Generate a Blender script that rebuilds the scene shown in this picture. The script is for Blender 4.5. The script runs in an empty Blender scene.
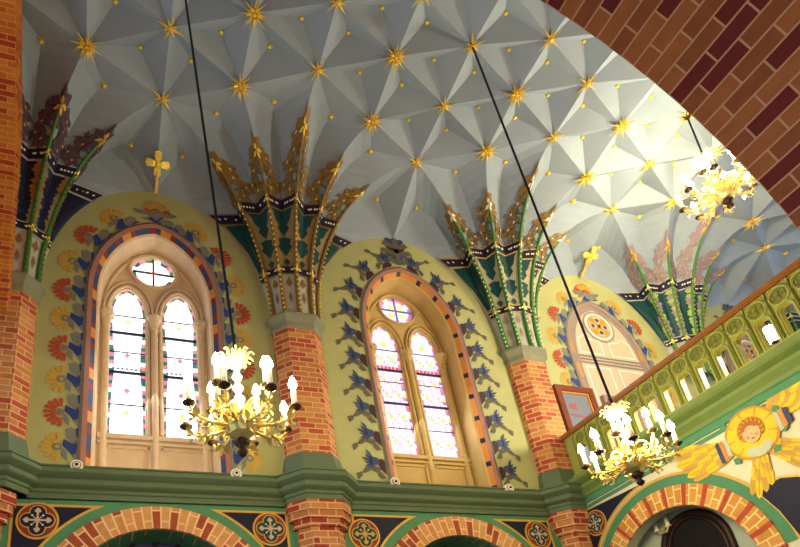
import bpy, math, random
from mathutils import Vector, Matrix
from mathutils.geometry import tessellate_polygon
random.seed(7)
PI = math.pi
sin, cos = math.sin, math.cos
SC = bpy.context.scene
COL = SC.collection
B, H0 = 4.5, 5.4                      # bay length, height of the cornice top

# ------------------------------------------------------------------ materials
def lin(c):
    return tuple(((v/255)/12.92 if v/255 <= .04045 else ((v/255+.055)/1.055)**2.4) for v in c) + (1,)
MATS = {}
def mat(name, rgb, rough=.7, metal=0., noise=.12, nscale=6., bump=0., spec=.3):
    m = bpy.data.materials.new(name); m.use_nodes = True; nt = m.node_tree
    b = nt.nodes['Principled BSDF']; c = lin(rgb)
    b.inputs['Roughness'].default_value = rough; b.inputs['Metallic'].default_value = metal
    b.inputs['Specular IOR Level'].default_value = spec
    tc = nt.nodes.new('ShaderNodeTexCoord')
    n = nt.nodes.new('ShaderNodeTexNoise'); n.inputs['Scale'].default_value = nscale; n.inputs['Detail'].default_value = 6
    nt.links.new(tc.outputs['Object'], n.inputs['Vector'])
    r = nt.nodes.new('ShaderNodeMix'); r.data_type = 'RGBA'
    r.inputs[6].default_value = tuple(v*(1-noise) for v in c[:3])+(1,)
    r.inputs[7].default_value = tuple(min(1, v*(1+noise)) for v in c[:3])+(1,)
    nt.links.new(n.outputs['Fac'], r.inputs[0]); nt.links.new(r.outputs[2], b.inputs['Base Color'])
    if bump:
        bp = nt.nodes.new('ShaderNodeBump'); bp.inputs['Strength'].default_value = bump; bp.inputs['Distance'].default_value = .01
        nt.links.new(n.outputs['Fac'], bp.inputs['Height']); nt.links.new(bp.outputs['Normal'], b.inputs['Normal'])
    MATS[name] = m; return m
def brick(name, cols, mortar, bw=.27, rh=.105, ms=.012, red=.3):
    m = bpy.data.materials.new(name); m.use_nodes = True; nt = m.node_tree
    b = nt.nodes['Principled BSDF']; b.inputs['Roughness'].default_value = .75; b.inputs['Specular IOR Level'].default_value = .25
    uv = nt.nodes.new('ShaderNodeUVMap')
    t = nt.nodes.new('ShaderNodeTexBrick')
    t.inputs['Scale'].default_value = 1; t.inputs['Brick Width'].default_value = bw; t.inputs['Row Height'].default_value = rh
    t.inputs['Mortar Size'].default_value = ms; t.inputs['Mortar Smooth'].default_value = .2; t.offset = .5
    t.inputs['Color1'].default_value = (0, 0, 0, 1); t.inputs['Color2'].default_value = (1, 1, 1, 1); t.inputs['Mortar'].default_value = (.5, .5, .5, 1)
    nt.links.new(uv.outputs['UV'], t.inputs['Vector'])
    ramp = nt.nodes.new('ShaderNodeValToRGB'); ramp.color_ramp.interpolation = 'CONSTANT'
    el = ramp.color_ramp.elements
    el[0].position = 0; el[0].color = lin(cols[0]); el[1].position = (1-red)*.55; el[1].color = lin(cols[1])
    e = el.new(1-red); e.color = lin(cols[2])
    nt.links.new(t.outputs['Color'], ramp.inputs['Fac'])
    n = nt.nodes.new('ShaderNodeTexNoise'); n.inputs['Scale'].default_value = 14
    nt.links.new(uv.outputs['UV'], n.inputs['Vector'])
    mul = nt.nodes.new('ShaderNodeMix'); mul.data_type = 'RGBA'; mul.blend_type = 'MULTIPLY'; mul.inputs[0].default_value = .35
    nt.links.new(ramp.outputs['Color'], mul.inputs[6]); nt.links.new(n.outputs['Fac'], mul.inputs[7])
    mx = nt.nodes.new('ShaderNodeMix'); mx.data_type = 'RGBA'; mx.inputs[7].default_value = lin(mortar)
    nt.links.new(t.outputs['Fac'], mx.inputs[0]); nt.links.new(mul.outputs[2], mx.inputs[6]); nt.links.new(mx.outputs[2], b.inputs['Base Color'])
    bp = nt.nodes.new('ShaderNodeBump'); bp.inputs['Strength'].default_value = .5; bp.inputs['Distance'].default_value = .01; bp.invert = True
    nt.links.new(t.outputs['Fac'], bp.inputs['Height']); nt.links.new(bp.outputs['Normal'], b.inputs['Normal'])
    MATS[name] = m; return m
def emit(name, rgb, s):
    m = bpy.data.materials.new(name); m.use_nodes = True; nt = m.node_tree
    b = nt.nodes['Principled BSDF']; b.inputs['Base Color'].default_value = lin(rgb); b.inputs['Roughness'].default_value = .25
    b.inputs['Emission Color'].default_value = lin(rgb); b.inputs['Emission Strength'].default_value = s
    MATS[name] = m; return m
def glass(name, rgb, s, vary=.15):
    """window glass with daylight behind it: each leaded piece a little different"""
    m = emit(name, rgb, s); nt = m.node_tree; b = nt.nodes['Principled BSDF']
    tc = nt.nodes.new('ShaderNodeTexCoord'); v = nt.nodes.new('ShaderNodeTexVoronoi'); v.inputs['Scale'].default_value = 9
    nt.links.new(tc.outputs['Object'], v.inputs['Vector'])
    r = nt.nodes.new('ShaderNodeMix'); r.data_type = 'RGBA'; r.inputs[0].default_value = vary; r.inputs[6].default_value = lin(rgb)
    nt.links.new(v.outputs['Color'], r.inputs[7]); nt.links.new(r.outputs[2], b.inputs['Emission Color'])
    return m

mat('vault', (146, 160, 170), .8, noise=.10, nscale=1.6, bump=.05)
mat('scroll', (98, 94, 76), .7, noise=.2)
mat('tan_pale', (176, 172, 136), .7, noise=.25, nscale=14)
mat('gallery_cornice', (112, 134, 70), .6, noise=.12)
mat('olive', (176, 178, 118), .8, noise=.13, nscale=2.5, bump=.1)
mat('cornice_green', (94, 112, 82), .6, noise=.12)
mat('band_green', (78, 138, 96), .6, noise=.14, nscale=4)
mat('gallery_green', (158, 162, 74), .55, noise=.1)
mat('gallery_dark', (128, 132, 52), .55, noise=.1)
mat('stone', (224, 200, 164), .7, noise=.16, nscale=5, bump=.12)
mat('stone_gold', (196, 168, 104), .7, noise=.16, nscale=5, bump=.12)
mat('capital_stone', (134, 136, 108), .7, noise=.14)
mat('gold', (255, 218, 92), .38, .3, noise=.15, nscale=9)
mat('gold_paint', (216, 172, 76), .45, .2, noise=.15)
mat('old_gold', (140, 108, 54), .5, .2, noise=.2, nscale=12)
mat('brass', (250, 224, 140), .3, .6, noise=.12)
mat('dark_brass', (70, 52, 34), .4, .6)
mat('navy', (22, 26, 50), .6, noise=.2)
mat('ink', (22, 24, 48), .6, noise=.2)
mat('teal', (16, 66, 66), .55, noise=.2)
mat('springer_blue', (26, 50, 84), .6, noise=.2)
mat('tan', (150, 134, 88), .6, noise=.25, nscale=14)
mat('pale', (178, 178, 162), .7, noise=.2, nscale=12)
mat('white', (236, 232, 214), .6, noise=.05)
mat('stem_green', (70, 128, 52), .5, noise=.15)
mat('leaf_green', (58, 92, 44), .6, noise=.2, nscale=12)
mat('pale_green', (150, 170, 90), .6, noise=.2)
mat('plum', (86, 62, 76), .6, noise=.25, nscale=14)
mat('mauve', (142, 124, 128), .6, noise=.2)
mat('red', (178, 74, 46), .6, noise=.15)
mat('dark_red', (136, 52, 34), .6, noise=.15)
mat('salmon', (168, 118, 102), .65, noise=.15)
mat('blue', (44, 66, 128), .6, noise=.2)
mat('steel_blue', (58, 72, 108), .6, noise=.2)
mat('grey', (124, 124, 108), .7, noise=.2)
mat('yellow', (198, 160, 66), .6, noise=.15)
mat('orange', (212, 140, 62), .6, noise=.12)
mat('maroon', (66, 36, 44), .6, noise=.2)
mat('mural_cream', (222, 216, 184), .75, noise=.06)
mat('plaster', (186, 194, 168), .8, noise=.06)
mat('beige', (206, 180, 150), .7, noise=.08)
mat('taupe', (150, 130, 118), .7, noise=.1)
mat('sun_yellow', (240, 196, 40), .6, noise=.1)
mat('ochre', (196, 140, 32), .6, noise=.15)
mat('skin', (232, 182, 130), .6, noise=.05)
mat('blush', (216, 140, 104), .6, noise=.05)
mat('hair', (170, 98, 40), .6, noise=.25, nscale=20)
mat('eye_brown', (70, 40, 24), .5)
mat('wood', (116, 58, 28), .45, noise=.3, nscale=9)
mat('rail_wood', (150, 92, 34), .45, noise=.2)
mat('dark_wood', (48, 26, 22), .45, noise=.3)
mat('picture_glass', (120, 128, 136), .15, noise=.12, spec=.6)
mat('picture_red', (160, 84, 84), .4)
mat('slate', (66, 62, 92), .7, noise=.2)
mat('dark_void', (26, 20, 22), .8)
mat('black', (12, 12, 14), .5, noise=.0)
mat('candle', (244, 232, 206), .5, noise=.02)
mat('floor_stone', (120, 108, 92), .5, noise=.2)
mat('lead', (40, 46, 62), .5)
brick('brick_pier', [(204, 130, 68), (216, 150, 82), (190, 86, 54)], (214, 172, 122), .25, .092, .010, .38)
brick('brick_low', [(192, 124, 72), (204, 140, 84), (170, 66, 44)], (218, 172, 124), .25, .095, .010, .40)
brick('brick_rib', [(198, 106, 36), (212, 128, 46), (176, 66, 32)], (216, 146, 60), .21, .070, .007, .3)
brick('brick_dark', [(158, 86, 40), (138, 70, 32), (104, 24, 16)], (176, 124, 86), .215, .080, .005, .42)
brick('brick_voussoir', [(214, 150, 88), (222, 164, 100), (170, 80, 50)], (230, 190, 140), .30, .115, .012, .35)
brick('brick_orange', [(226, 158, 70), (236, 174, 86), (222, 150, 66)], (246, 214, 140), .2, .11, .010, .2)
glass('glass_white', (248, 251, 255), .85, .06)
glass('glass_lav', (226, 214, 255), .5, .12)
glass('glass_green', (24, 128, 96), 0.30)
glass('glass_rose', (226, 110, 130), 0.52)
glass('glass_blue', (70, 90, 140), 0.22)
glass('glass_yellow', (250, 206, 96), 0.55, .1)
glass('glass_violet', (170, 110, 200), 0.44, .1)
glass('glass_red', (210, 70, 40), 0.39, .1)
emit('flame', (255, 226, 150), 40)
emit('globe', (255, 240, 214), 25)

# ------------------------------------------------------------------ mesh builder
class MB:
    def __init__(s): s.v = []; s.f = []; s.m = []; s.uv = []
    def face(s, pts, m=0, uv=None):
        i = len(s.v); s.v += [Vector(p) for p in pts]; s.f.append(list(range(i, i+len(pts)))); s.m.append(m); s.uv.append(uv)
    def grid(s, rows, m=0, uvf=None, close=False):
        i = len(s.v); n = len(rows[0])
        for r in rows: s.v += [Vector(p) for p in r]
        for a in range(len(rows)-1):
            for b in range(n if close else n-1):
                c = (b+1) % n
                s.f.append([i+a*n+b, i+a*n+c, i+(a+1)*n+c, i+(a+1)*n+b]); s.m.append(m)
                s.uv.append([uvf(a, b), uvf(a, b+1), uvf(a+1, b+1), uvf(a+1, b)] if uvf else None)
    def box(s, c, d, m=0, M=None):
        P = []
        for x in (-1, 1):
            for y in (-1, 1):
                for z in (-1, 1):
                    q = Vector((x*d[0]/2, y*d[1]/2, z*d[2]/2)); P.append((M @ q if M else q) + Vector(c))
        i = len(s.v); s.v += P
        for f in ([0, 1, 3, 2], [4, 6, 7, 5], [0, 4, 5, 1], [2, 3, 7, 6], [0, 2, 6, 4], [1, 5, 7, 3]):
            s.f.append([i+k for k in f]); s.m.append(m); s.uv.append(None)
    def tube(s, path, r, n=8, m=0, caps=True):
        path = [Vector(p) for p in path]; rows = []; prev = None
        for k, p in enumerate(path):
            t = (path[min(k+1, len(path)-1)] - path[max(k-1, 0)]).normalized()
            a = prev if prev else (Vector((0, 0, 1)) if abs(t.z) < .9 else Vector((1, 0, 0)))
            u = (a - t*a.dot(t)).normalized(); w = t.cross(u); prev = u
            rr = r[k] if isinstance(r, (list, tuple)) else r
            rows.append([p + (u*cos(2*PI*j/n) + w*sin(2*PI*j/n))*rr for j in range(n)])
        s.grid(rows, m, close=True)
        if caps: s.face(rows[0], m); s.face(rows[-1], m)
    def lathe(s, prof, c=(0, 0, 0), n=12, m=0):
        s.grid([[(c[0]+max(r, 1e-4)*cos(2*PI*j/n), c[1]+max(r, 1e-4)*sin(2*PI*j/n), c[2]+z) for j in range(n)] for r, z in prof], m, close=True)
    def ball(s, c, r, m=0, n=8, sq=(1, 1, 1)):
        rows = [[(c[0]+sq[0]*r*sin(PI*i/(n//2+1))*cos(2*PI*j/n), c[1]+sq[1]*r*sin(PI*i/(n//2+1))*sin(2*PI*j/n), c[2]+sq[2]*r*cos(PI*i/(n//2+1))) for j in range(n)] for i in range(n//2+2)]
        s.grid(rows, m, close=True)
    def flat(s, poly, mp, d, m=0):
        s.face([mp(a, b, d) for a, b in poly], m)
    def tess(s, outer, holes, mp, d, m=0):
        loops = [outer]+holes; pts = [p for l in loops for p in l]
        tr = tessellate_polygon([[Vector((a, b, 0)) for a, b in l] for l in loops])
        i = len(s.v); s.v += [Vector(mp(a, b, d)) for a, b in pts]
        for t in tr: s.f.append([i+k for k in t]); s.m.append(m); s.uv.append(None)
    def slab(s, outer, holes, mp, d0, d1, m=0):
        s.tess(outer, holes, mp, d0, m); s.tess(outer, holes, mp, d1, m)
        for l in [outer]+holes:
            s.grid([[mp(a, b, d) for a, b in l] for d in (d0, d1)], m, close=True)
    def build(s, name, mats, parent=None, org=None, smooth=False):
        o0 = Vector(org) if org is not None else (Vector(parent['_o']) if parent and '_o' in parent else Vector((0, 0, 0)))
        me = bpy.data.meshes.new(name); me.from_pydata([p-o0 for p in s.v], [], s.f); me.update()
        for x in mats: me.materials.append(MATS[x])
        me.polygons.foreach_set('material_index', s.m)
        if smooth: me.polygons.foreach_set('use_smooth', [True]*len(s.f))
        L = me.uv_layers.new(name='UVMap').data
        for p, uv in zip(me.polygons, s.uv):
            if uv is None:
                n = p.normal; t = Vector((-n.y, n.x, 0))
                t = t.normalized() if t.length > .3 else Vector((1, 0, 0)); w = n.cross(t)
                if w.z < 0: w = -w
                for li in p.loop_indices:
                    q = s.v[me.loops[li].vertex_index]; L[li].uv = (q.dot(t), q.dot(w))
            else:
                for li, c in zip(p.loop_indices, uv): L[li].uv = c
        o = bpy.data.objects.new(name, me); COL.objects.link(o)
        if parent: o.parent = parent; o['_o'] = tuple(o0)
        else: o.location = o0; o['_o'] = tuple(o0)
        return o
def tag(o, label=None, cat=None, group=None, kind=None):
    if label: o['label'] = label
    if cat: o['category'] = cat
    if group: o['group'] = group
    if kind: o['kind'] = kind
    return o
def empty(name, loc, label, cat, group=None, kind=None):
    o = bpy.data.objects.new(name, None); COL.objects.link(o); o.location = loc; o.empty_display_size = .2; o['_o'] = tuple(loc)
    return tag(o, label, cat, group, kind)
def copy_tree(o, parent=None):
    c = o.copy(); COL.objects.link(c)
    if parent: c.parent = parent
    for ch in list(o.children): copy_tree(ch, c)
    return c
def WN(u, z, d): return (u, -d, z)                 # window wall, d = towards the nave
GX = 6.82
def GW(s, z, d): return (GX-d, s, z)               # gallery front
def disc(c, r, n=24, a0=0, a1=2*PI, ry=None):
    k = n if abs(a1-a0-2*PI) < 1e-6 else n+1
    return [(c[0]+r*cos(a0+(a1-a0)*i/n), c[1]+(ry or r)*sin(a0+(a1-a0)*i/n)) for i in range(k)]
def arch_path(hw, zs, za, z0, n=14, c=0.):
    """ogive outline, left foot -> apex -> right foot, in (u, z)"""
    M = math.radians(82); pts = []
    for i in range(n+1):
        a = M*i/n; pts.append((-hw*(cos(a)-cos(M))/(1-cos(M)), zs+(za-zs)*sin(a)/sin(M)))
    L = [(-hw, z0+(zs-z0)*i/6) for i in range(6)]
    h = L+pts; return [(c+u, z) for u, z in h] + [(c-u, z) for u, z in reversed(h[:-1])]

# ------------------------------------------------------------------ camera
fpx, ppx, ppy = 602., 298.5, 508.5
CAM = Vector((-.178*B, -1.634*B, H0-.8417*B))
ya, pt, ro = .3569, .4055, -.1112
Fw = Vector((sin(ya)*cos(pt), cos(ya)*cos(pt), sin(pt)))
Rt = Fw.cross(Vector((0, 0, 1))).normalized(); Up = Rt.cross(Fw)
R2 = Rt*cos(ro)+Up*sin(ro); U2 = -Rt*sin(ro)+Up*cos(ro)
cd = bpy.data.cameras.new('camera'); co = bpy.data.objects.new('camera', cd); COL.objects.link(co)
co.matrix_world = Matrix(((R2.x, U2.x, -Fw.x, CAM.x), (R2.y, U2.y, -Fw.y, CAM.y), (R2.z, U2.z, -Fw.z, CAM.z), (0, 0, 0, 1)))
cd.sensor_width = 36; cd.lens = fpx/800*36; cd.shift_x = (400-ppx)/800; cd.shift_y = (ppy-273.5)/800; cd.clip_start = .05
SC.camera = co
ARC = (.3, 3.15, 2.21)                              # near arch: centre x, z, radius
AY = -6.12
def seen(p, mrg=12):
    d = Vector(p)-CAM; f = d.dot(Fw)
    if f <= 0: return False
    x = ppx+fpx*d.dot(R2)/f; y = ppy-fpx*d.dot(U2)/f
    q = CAM+d*((AY-CAM.y)/d.y)
    return -mrg+10 < x < 800+mrg and -mrg < y < 547+mrg and (q.x-ARC[0])**2+(q.z-ARC[1])**2 < (ARC[2]+.03)**2

# ------------------------------------------------------------------ vault
RY = [-1.19, -1.705, -2.18, -2.637, -3.06]; RZ = [11.40, 11.36, 11.46, 11.51, 11.565]
def node(q, r):
    if r <= 4: return Vector((q*B/4, RY[r], RZ[r]))
    return Vector((q*B/4, 2*RY[4]-RY[8-r], RZ[8-r]))
def is_node(q, r):
    if r in (0, 8): return q % 4 == 0
    return (q+r) % 2 == 0
Z0 = 8.30
PIERS = [(-2.25, -2.06), (2.25, 2.22), (6.75, 6.75), (11.25, 11.25), (15.75, 15.75)]
PBASE = [(-.40, 0), (-.40, -.06), (-.37, -.12), (-.30, -.19), (-.22, -.25), (-.11, -.28), (0, -.29)]
PBASE += [(-x, y) for x, y in PBASE[-2::-1]]
def springer_curves(xn, xb):
    c = [Vector((xb+x, y, Z0)) for x, y in PBASE]
    V = Vector
    tops = [V((xn-2.25, 0, 10.77)), V((xn-1.83, -.36, 11.35)), V((xn-2.25, RY[0], RZ[0])), V((xn-1.38, -1.12, 11.52)), V((xn-1.125, RY[1], RZ[1])),
            V((xn-.5, -1.48, 11.6)), V((xn, RY[2], RZ[2]))]
    tops += [V((2*xn-p.x, p.y, p.z)) for p in tops[-2::-1]]
    return c, tops
def cpt(base, top, z):
    t = min(1, max(0, (z-Z0)/(top.z-Z0))); k = 1-math.sqrt(1-t*t)
    return Vector((base.x+(top.x-base.x)*k, base.y+(top.y-base.y)*k, Z0+(top.z-Z0)*t))
LEV = [Z0+(10.7-Z0)*i/14 for i in range(15)]
vb = MB()
DOTS = []
for q in range(-4, 18):
    for r in range(0, 7):
        if not (is_node(q, r) and is_node(q, r+2)): continue
        T, Bn = node(q, r+2), node(q, r)
        for s in (-1, 1):
            if not is_node(q+s, r+1): continue
            S = node(q+s, r+1); D = (T+Bn+S)/3+Vector((0, 0, .31)); DOTS.append((q, r, s, D))
            for a, b in ((T, Bn), (Bn, S), (S, T)): vb.face([a, b, D])
SPR = {}
WDOTS = []
for pi_, (xn, xb) in enumerate(PIERS):
    c, tops = springer_curves(xn, xb); SPR[pi_] = (c, tops, xb)
    samp = []
    for j in range(13):
        pts = [cpt(c[j], tops[j], z) for z in LEV]
        z1 = LEV[-1]; th0 = math.asin((z1-Z0)/(tops[j].z-Z0))
        pts += [cpt(c[j], tops[j], Z0+(tops[j].z-Z0)*sin(th0+(PI/2-th0)*i/6)) for i in range(1, 7)]
        samp.append(pts)
    vb.grid(samp)
    for i in range(5):                               # close the hollows against the net
        pass
    for j in (1, 3, 5, 7, 9, 11):
        a, d, b = tops[j-1], tops[j], tops[j+1]
        vb.face([a, d, b])
        WDOTS.append((pi_, j, d))
n8 = [node(q, 8) for q in range(-4, 19, 4)]
vb.grid([n8, [(p.x, AY-.1, 11.35) for p in n8]])
vb.grid([[(p.x, AY-.1, 11.9) for p in n8], [(p.x, .5, 11.9) for p in n8]])
tag(vb.build('ceiling', ['vault']), 'grey blue folded star vault of sharp triangular hollows over the nave', 'ceiling', kind='structure')

# ------------------------------------------------------------------ gilded stars and bosses
def star_mesh(full):
    b = MB(); n = 16 if full else 8
    for k in range(n):
        a = 2*PI*k/n+random.uniform(-.1, .1); L = (.26 if k % 2 else .17) if full else (.23 if k % 2 == 0 else .15)
        dz = -.02-(.05 if full and k % 2 else 0)
        d = Vector((cos(a), sin(a), 0)); w = Vector((-sin(a), cos(a), 0))*(.014 if full else .017); tip = d*L+Vector((0, 0, dz)); mid = d*L*.35
        A, Bq, Cq, Dq = mid+w*1.2+Vector((0, 0, -.02)), mid-w*1.2+Vector((0, 0, -.02)), mid+Vector((0, 0, -.055)), Vector((0, 0, -.03))
        for tri in ((A, tip, Cq), (Bq, tip, Cq), (A, Cq, Dq), (Bq, Cq, Dq), (A, Bq, tip)): b.face(tri)
    if full:
        for k in range(7):
            a = 2*PI*k/7+.3; d = Vector((cos(a), sin(a), -.9)).normalized(); w = Vector((-sin(a), cos(a), 0))*.022
            m = d*.09; t = d*.2; n2 = d.cross(w).normalized()*.02
            for tri in ((m+w, t, m+n2), (m-w, t, m+n2), (m+w, t, m-n2), (m-w, t, m-n2), (m+w, m+n2, Vector()), (m-w, m+n2, Vector())): b.face(tri)
    h = MB(); h.lathe([(.055 if full else .045, 0), (.05, -.035), (.03, -.06), (0, -.07)], n=10)
    return b, h
protos = {}
BAYN = {0: 'bay of the white glass window', 4: 'bay of the lavender glass window', 8: 'bay of the painted blind window', 12: 'bay beyond the gallery rail'}
PN = {-2: 'plum flowered springer', 2: 'gold stalked springer', 6: 'tall green springer', 10: 'green springer behind gallery', 14: 'last far springer'}
ROWN = ['row nearest the window wall', 'second row from window wall', 'third row from window wall', 'fourth row from window wall', 'crown row of the vault', 'row just past the crown', 'second row past the crown']
ROWS = ['wall row', 'second row', 'third row', 'fourth row', 'crown row', 'row past crown', 'far row']
def place(q):
    if q % 4 == 0: return 'over the ' + BAYN.get(q, 'end bay')
    if q % 4 == 2: return 'over the ' + PN.get(q, 'end springer')
    lo, hi = q-1, q+1
    s = lo if lo % 4 == 2 else hi
    return ('gallery side of the ' if s == lo else 'near side of the ') + PN.get(s, 'end springer')
STARS = set([(q, r) for r in range(0, 7) for q in range(-2, 15) if is_node(q, r) and seen(node(q, r), 6)])
for q, r in sorted(STARS):
    full = r in (1, 3)
    p = node(q, r)+Vector((0, 0, .0))
    if full not in protos:
        s, h = star_mesh(full); o = s.build('gilded_star', ['gold']); h.build('hub', ['gold_paint'], o); protos[full] = o
    else: o = copy_tree(protos[full])
    o.location = p; o.rotation_euler = (0, 0, random.uniform(0, 6))
    o.scale = (.92,)*3
    tag(o, ('bushy' if full else 'slim') + f' gilded star {place(q)}, {ROWN[r]}', 'star', 'gilded stars on the vault')
bp = None
def boss(p, label):
    global bp
    if bp is None:
        b = MB(); b.lathe([(.012, 0), (.012, -.03), (.028, -.035), (.026, -.055), (0, -.07)], n=8)
        for k in range(6):
            a = PI*k/3; d = Vector((cos(a), sin(a), 0)); w = Vector((-sin(a), cos(a), 0))*.02
            w = w*.7; b.face([d*.02-w, d*.062+Vector((0, 0, -.03)), d*.02+w, Vector((0, 0, -.05))])
        bp = b.build('hollow_boss', ['gold']); o = bp
    else: o = bp.copy(); COL.objects.link(o)
    o.location = p; tag(o, label, 'boss', 'small gold bosses in the vault hollows')
for q, r, s, D in DOTS:
    if seen(D, 3):
        boss(D, f"small gold boss, {'gallery' if s > 0 else 'brick rib'} half, {place(q)}, {ROWS[r]}")
SEC = {1: 'wall hollow toward the rib', 3: 'outer hollow toward the rib', 5: 'inner hollow toward the rib', 7: 'inner hollow toward the gallery', 9: 'outer hollow toward the gallery', 11: 'wall hollow toward the gallery'}
for pi_, j, d in WDOTS:
    if seen(d, 3): boss(d, f'small gold boss at the top of {SEC[j]}, {PN[-2+4*pi_]}')

# ------------------------------------------------------------------ walls
def win_hole(c, hw=.95): return arch_path(hw, 8.47, 9.96, 5.44, c=c)
w = MB()
outer = [(-4.2, 4.98), (16.5, 4.98), (16.5, 10.95), (-4.2, 10.95)]
w.slab(outer, [win_hole(0.), win_hole(B)], WN, 0, -.62)
wall = w.build('wall_north', ['olive'])
tag(wall, 'olive plaster window wall with arched lunettes under the vault', 'wall', kind='structure')
f = MB(); f.box((6, -4, -.05), (26, 14, .1)); tag(f.build('floor', ['floor_stone']), 'stone paved church floor', 'floor', kind='structure')

# lower wall with arched recesses
def ring(mb, c, r0, r1, mp, d0, d1, a0, a1, n, m, uvs=1.):
    A = [a0+(a1-a0)*i/n for i in range(n+1)]
    fr = [[mp(c[0]+r*cos(a), c[1]+r*sin(a), d1) for a in A] for r in (r0, r1)]
    mb.grid(fr, m, lambda i, j: ((r0, r1)[i], A[j]*(r0+r1)/2*uvs))
    for r in (r0, r1):
        mb.grid([[mp(c[0]+r*cos(a), c[1]+r*sin(a), d) for a in A] for d in (d0, d1)], m, lambda i, j: ((d0, d1)[i], A[j]*r))
low = MB(); holes = []
for c in (0., B):
    cc = (c, 3.36); rr = 1.25
    holes.append([(c-1.25, .2)]+[(c-rr*cos(PI*i/24), 3.36+rr*sin(PI*i/24)) for i in range(25)]+[(c+1.25, .2)])
low.slab([(-4.2, 0), (GX+.3, 0), (GX+.3, 5.1), (-4.2, 5.1)], holes, WN, 0, -.5, 0)
for k, c in enumerate((0., B)):
    # the dark recess itself: pointed rib vault of slate boards
    low.face([WN(c-1.3, .2, -.49), WN(c+1.3, .2, -.49), WN(c+1.3, 4.7, -.49), WN(c-1.3, 4.7, -.49)], 2)
    for i in range(9):
        u = c-1.2+.3*i; low.box((u, .44, 3.9), (.05, .05, 1.4), 3)
    # navy spandrels with gold outline
    for s in (-1, 1):
        R = 1.70; a0 = math.asin((4.90-3.36)/R); a1 = math.asin((4.2-3.36)/R)
        def P(g):
            Rg = R+g; xe = 1.76-g; zt = 4.92-g
            aa = math.asin((zt-3.36)/Rg); bb = math.asin((4.1-3.36)/Rg)
            if Rg*cos(bb) > xe: bb = math.acos(xe/Rg)
            arc = [(c+s*Rg*cos(aa+(bb-aa)*i/14), 3.36+Rg*sin(aa+(bb-aa)*i/14)) for i in range(15)]
            return arc+[(c+s*xe, arc[-1][1]-.01), (c+s*xe, zt)]
        low.flat(P(0), WN, .004, 1); low.flat(P(.035), WN, .008, 4)
lw = low.build('wall_lower', ['band_green', 'gold_paint', 'slate', 'dark_void', 'navy'])
tag(lw, 'green painted lower wall with navy spandrels below the long cornice', 'wall', kind='structure')
for c, nm in ((0., 'white glass'), (B, 'lavender glass')):
    b = MB(); ring(b, (c, 3.36), 1.25, 1.56, WN, -.3, .05, .1, PI-.1, 40, 0)
    tag(b.build('brick_arch', ['brick_voussoir'], org=(c, 0, 3.36)), f'round brick arch head below the {nm} window', 'arch', kind='structure')

# cornice along the window wall, breaking forward round each pier
def offset_path(path, d):
    out = []
    for i, p in enumerate(path):
        ns = []
        for a, b in ((i-1, i), (i, i+1)):
            if a < 0 or b >= len(path): continue
            t = (Vector(path[b])-Vector(path[a])).normalized(); ns.append(Vector((t.y, -t.x)))
        if len(ns) == 1: n = ns[0]*d
        else:
            h = (ns[0]+ns[1]).normalized(); n = h*(d/max(.35, h.dot(ns[0])))
        out.append((p[0]+n.x, p[1]+n.y))
    return out
CPROF = [(0, 4.99), (.03, 4.99), (.03, 5.06), (.055, 5.07), (.055, 5.10), (.03, 5.105), (.03, 5.125), (.10, 5.15), (.12, 5.165), (.12, 5.215), (.075, 5.225), (.075, 5.25), (.14, 5.28), (.175, 5.30), (.175, 5.35), (.13, 5.36), (.13, 5.385), (.15, 5.39), (.15, 5.41), (.03, 5.45), (0, 5.45)]
path = [(-4.2, 0)]
for xn, xb in PIERS[:3]:
    path += [(xb-.46, 0), (xb-.46, -.10), (xb-.25, -.31), (xb+.25, -.31), (xb+.46, -.10), (xb+.46, 0)]
path = path[:-2]+[(GX, -.2)]
co_ = MB(); offs = [[(x, y, z) for x, y in offset_path(path, d)] for d, z in CPROF]
co_.grid(offs)
tag(co_.build('trim_1', ['cornice_green']), 'dark green moulded cornice running under the windows and round piers', 'cornice', kind='structure')

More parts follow.
